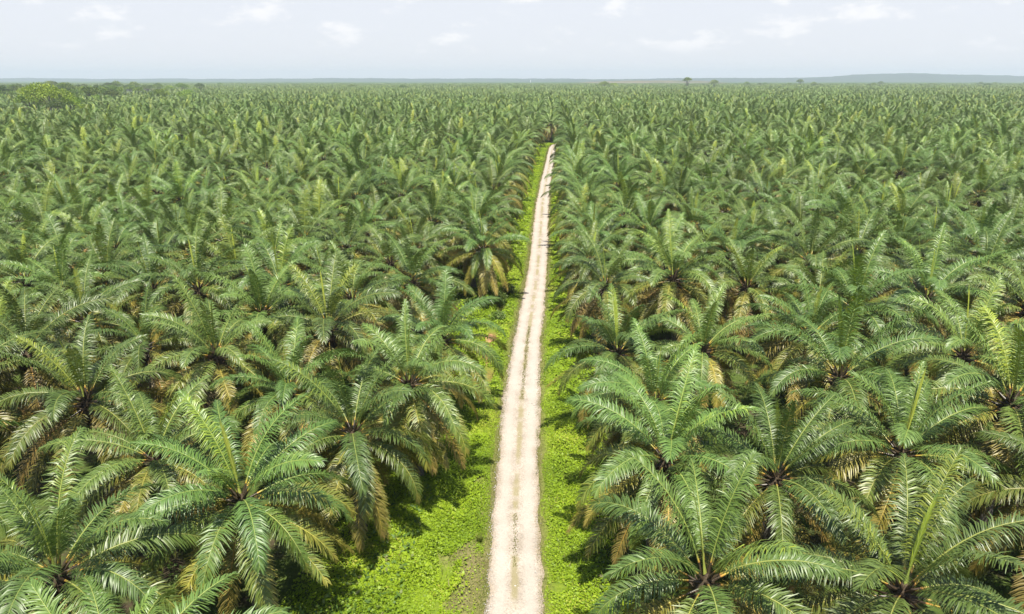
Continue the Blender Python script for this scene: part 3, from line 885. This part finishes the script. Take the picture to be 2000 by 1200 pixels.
def drypatch(x, y): return (np.abs(x + 4.7) < 1.2 + 0.9 * fnoise(x, y, 19, 1.0)) & (y < 39 + 6 * fnoise(x, y, 9, 1.2)) & (y > 8)


def sow_cover(y0, y1, dens, leaf):
    nn = int(dens * (y1 - y0) * 18)
    y = rng.uniform(y0, y1, nn); x = rng.uniform(-15.5, 5.5, nn); d = x - road_x(y)
    keep = ((d > 2.05 + 0.25 * fnoise(y, x, 55, 1.0)) | (d < -2.15 - 0.3 * fnoise(y, x, 56, 1.0))) & (fnoise(x, y, 53, 1.6) > -1.8)
    keep &= ~(drypatch(x, y) & (rng.random(nn) < 0.85))
    keep &= ~((np.abs(x - ditch_x(y)) < np.where(y < 60, 0.25, 0.5)) & (fnoise(x, y, 7, 2.5) > 0.5 + 2.0 * (y < 60)))
    keep &= rng.random(nn) < np.clip((d + np.where(y < 47, 14.5, 11.5) + 1.2 * fnoise(x, y, 64, 1.5)) / 3, 0, 1) * np.clip((9 - d) / 4, 0, 1)
    x, y = x[keep], y[keep]; nn = len(x)
    edge = np.clip((np.abs(x - road_x(y)) - 1.8) / 1.4, 0.08, 1)
    z = gz(x, y) + cover_height(x, y) * rng.uniform(0.35, 1.0, nn) * edge
    D = rdir(rng, nn); D[:, 2] *= 0.35
    N = rdir(rng, nn) * 0.55 + [0, 0, 1.0]
    sz = leaf * np.clip(rng.lognormal(-0.05, 0.4, nn), 0.4, 2.4) * (0.6 + 0.4 * edge)
    V, F = leaf_quads(np.stack([x, y, z], -1) - D * sz[:, None] * 0.5, D, N, sz, sz * 0.8)
    t = np.clip(0.52 + 0.22 * fnoise(x, y, 54, 2.4) + rng.normal(0, 0.18, nn), 0, 1)
    CA.add(V, F, 0, np.repeat(t, 4))


sow_cover(18, 62, 300, 0.115)
sow_cover(62, 120, 75, 0.21)
sow_cover(120, 345, 20, 0.38)
tag(ob('ground_cover', CA.mesh('ground_cover', [M_COVER], attr='tint')), 'bright yellow-green creeper covering both verges of the track', 'ground cover', kind='stuff')


def sow_grass(y0, y1, nn, hgt, wid):
    y = rng.uniform(y0, y1, nn); k = rng.random(nn)
    rx = road_x(y)
    x = np.where(k < 0.34, rx - 1.50 - np.abs(rng.normal(0, 0.6, nn)), np.where(k < 0.60, rx + 1.46 + np.abs(rng.normal(0, 0.5, nn)), rng.uniform(-6.9, -3.2, nn)))
    ok = ((k < 0.60) | drypatch(x, y)) & ((np.abs(x - rx) > 1.42 + 0.25 * fnoise(x, y, 60, 0.8)))
    x, y = x[ok], y[ok]; nn = len(x)
    D = rdir(rng, nn) * [0.7, 0.7, 0.3] + [0, 0, 0.7]
    V, F = leaf_quads(np.stack([x, y, gz(x, y) - 0.01], -1), D, rdir(rng, nn), hgt * rng.uniform(0.5, 1.3, nn), wid)
    t = np.clip(0.62 + 0.25 * fnoise(x, y, 57, 1.3) + rng.normal(0, 0.2, nn), 0, 1)
    GA.add(V, F, 0, np.repeat(t, 4))


sow_grass(18, 62, 42000, 0.11, 0.035)
sow_grass(62, 130, 18000, 0.16, 0.06)
sow_grass(130, 340, 14000, 0.22, 0.12)
nn = 9000                                           # taller stems among the creeper
y = 20 + 110 * rng.random(nn) ** 1.3; x = rng.uniform(-9.5, 4.0, nn); d = x - road_x(y)
keep = (np.abs(d) > 2.3) & (fnoise(x, y, 63, 1.4) > 0.35); x, y = x[keep], y[keep]; nn = len(x)
V, F = leaf_quads(np.stack([x, y, gz(x, y) + 0.05], -1), rdir(rng, nn) * [0.8, 0.8, 0.2] + [0, 0, 0.8], rdir(rng, nn), rng.uniform(0.3, 0.75, nn), 0.035 + 0.0006 * y)
GA.add(V, F, 0, np.repeat(np.clip(rng.normal(0.45, 0.25, nn), 0, 1), 4))
# tufts down the middle of the track
yy = rng.uniform(22, 85, 3000); keep = fnoise(yy, 0 * yy, 58, 2.6) > 0.05
yy = yy[keep]; xx = road_x(yy) + rng.normal(0.0, 0.10, len(yy))
D = rdir(rng, len(yy)) * [0.8, 0.8, 0.3] + [0, 0, 0.5]
V, F = leaf_quads(np.stack([xx, yy, np.full(len(yy), 0.055)], -1), D, rdir(rng, len(yy)), 0.10 * rng.uniform(0.5, 1.3, len(yy)) * (1 + yy / 120), 0.03 * (1 + yy / 80))
GA.add(V, F, 0, np.repeat(np.clip(rng.normal(0.8, 0.15, len(yy)), 0, 1), 4))
tag(ob('grass', GA.mesh('grass', [M_GRASS], attr='tint')), 'dry olive grass along the edges and middle of the track', 'grass', kind='stuff')

# weeds on the plantation floor
nn = 60000
y = 14 + 110 * rng.random(nn) ** 1.4; x = (rng.random(nn) - 0.5) * 2 * (18 + y * 0.75)
keep = (fnoise(x, y, 59, 3.5) > 0.0) & ((x < -8.5) | (x > 3.5)); x, y = x[keep], y[keep]; nn = len(x)
D = rdir(rng, nn); D[:, 2] = np.abs(D[:, 2]) * 0.6
V, F = leaf_quads(np.stack([x, y, gz(x, y) + rng.uniform(0.02, 0.4, nn)], -1), D, rdir(rng, nn) * 0.6 + [0, 0, 1], 0.32 * rng.uniform(0.6, 1.5, nn), 0.2)
UA.add(V, F, 0, np.repeat(np.clip(rng.normal(0.5, 0.2, nn), 0, 1), 4))
tag(ob('undergrowth', UA.mesh('undergrowth', [M_UNDER], attr='tint')), 'low shaded weeds on the plantation floor beneath the palms', 'undergrowth', kind='stuff')

# loose stones on the track
nn = 5200
y = 20 + 75 * rng.random(nn) ** 1.5; k = rng.random(nn)
x = road_x(y) + np.where(k < 0.45, -1.55 + rng.normal(0, 0.16, nn), np.where(k < 0.7, 1.5 + rng.normal(0, 0.14, nn), rng.normal(0.15, 0.45, nn)))
sz = 0.022 * rng.lognormal(0, 0.45, nn)
ico = np.array([[1, 0, 0], [-1, 0, 0], [0, 1, 0], [0, -1, 0], [0, 0, 1], [0, 0, -1]], float)
icf = np.array([[0, 2, 4], [2, 1, 4], [1, 3, 4], [3, 0, 4], [2, 0, 5], [1, 2, 5], [3, 1, 5], [0, 3, 5]])
V = np.stack([x, y, np.full(nn, 0.05)], -1)[:, None] + ico[None] * sz[:, None, None] * rng.uniform(0.6, 1.4, (nn, 6, 1))
F = (icf[None] + np.arange(nn)[:, None, None] * 6).reshape(-1, 3)
tag(ob('loose_gravel', mesh_from('loose_gravel', V.reshape(-1, 3), F, [M_STONE])), 'loose white stones strewn along the track edges', 'gravel', kind='stuff')


def shrub(x, y, h, w, label, bright=0.5):
    r = np.random.default_rng(int(abs(x * 31 + y * 17))); A, B = Acc(), Acc()
    for k in range(7):
        a = k * 2.4 + r.normal(0, 0.3); c = np.array([math.cos(a) * w * r.uniform(0.2, 0.5), math.sin(a) * w * r.uniform(0.2, 0.5), h * r.uniform(0.5, 0.85)])
        V, F = tube([[0, 0, -0.15], c * [0.4, 0.4, 0.5], c], [0.035, 0.025, 0.01], 5); A.add(V, F, 0)
        nl_ = 150; d = rdir(r, nl_)
        V, F = leaf_quads(c + d * np.array([w * 0.27, w * 0.27, h * 0.26]) * r.uniform(0.3, 1.5, (nl_, 1)) * r.uniform(0.7, 1.25), d + rdir(r, nl_) * 0.7, rdir(r, nl_) * 0.6 + [0, 0, 0.8], 0.26 * r.uniform(0.5, 1.5, nl_), 0.13)
        B.add(V, F, 0, np.repeat(np.clip(bright + r.normal(0, 0.2, nl_), 0, 1), 4))
    t = empty('shrub', (x, y, float(gz(x, y)))); tag(t, label, 'shrub')
    ob('stem', A.mesh('stem', [M_TRUNK]), t); ob('foliage', B.mesh('foliage', [M_SHRUB], attr='tint'), t)


shrub(-6.6, 91.5, 1.7, 1.7, 'dark shrub in the ditch above the orange puddles', 0.15)
shrub(-5.7, 96.5, 1.2, 1.5, 'green shrub on the ditch edge beyond the dark shrub', 0.5)
shrub(-6.3, 84.5, 0.9, 1.2, 'low green bush in the ditch below the dark shrub', 0.6)

# spiky grass tuft near the track
B = Acc(); nn = 90
a = rng.uniform(0, 6.28, nn); D = np.stack([np.cos(a) * rng.uniform(0.3, 1, nn), np.sin(a) * rng.uniform(0.3, 1, nn), rng.uniform(0.5, 1.1, nn)], -1)
V, F = leaf_quads(np.zeros((nn, 3)), D, rdir(rng, nn), rng.uniform(0.35, 0.75, nn), 0.035); B.add(V, F, 0, np.repeat(rng.uniform(0, 0.5, nn), 4))
o = ob('grass_tuft', B.mesh('grass_tuft', [M_GRASS], attr='tint')); o.location = (-4.25, 39.0, float(gz(-4.25, 39.0)))
tag(o, 'spiky green grass tuft on the left verge close to the track', 'grass tuft')

# ------------------------------------------------------------------ haze
HAZE_DENSITY = 1.2e-4
m, n, l, b, o_ = material('haze_air')
n.remove(b)
pv = n.new('ShaderNodeVolumePrincipled')
pv.inputs['Color'].default_value = (0.75, 0.84, 0.98, 1)
pv.inputs['Density'].default_value = HAZE_DENSITY
pv.inputs['Anisotropy'].default_value = 0.2
l.new(pv.outputs[0], o_.inputs['Volume'])
a_, zb, zt = 11800.0, -2.2, 150.0
Vb = [(-a_, -a_, zb), (a_, -a_, zb), (a_, a_, zb), (-a_, a_, zb), (-a_, -a_, zt), (a_, -a_, zt), (a_, a_, zt), (-a_, a_, zt)]
Fb = [(3, 2, 1, 0), (4, 5, 6, 7), (0, 1, 5, 4), (1, 2, 6, 5), (2, 3, 7, 6), (3, 0, 4, 7)]
tag(ob('haze', mesh_from('haze', Vb, np.array(Fb), [m])), kind='stuff')
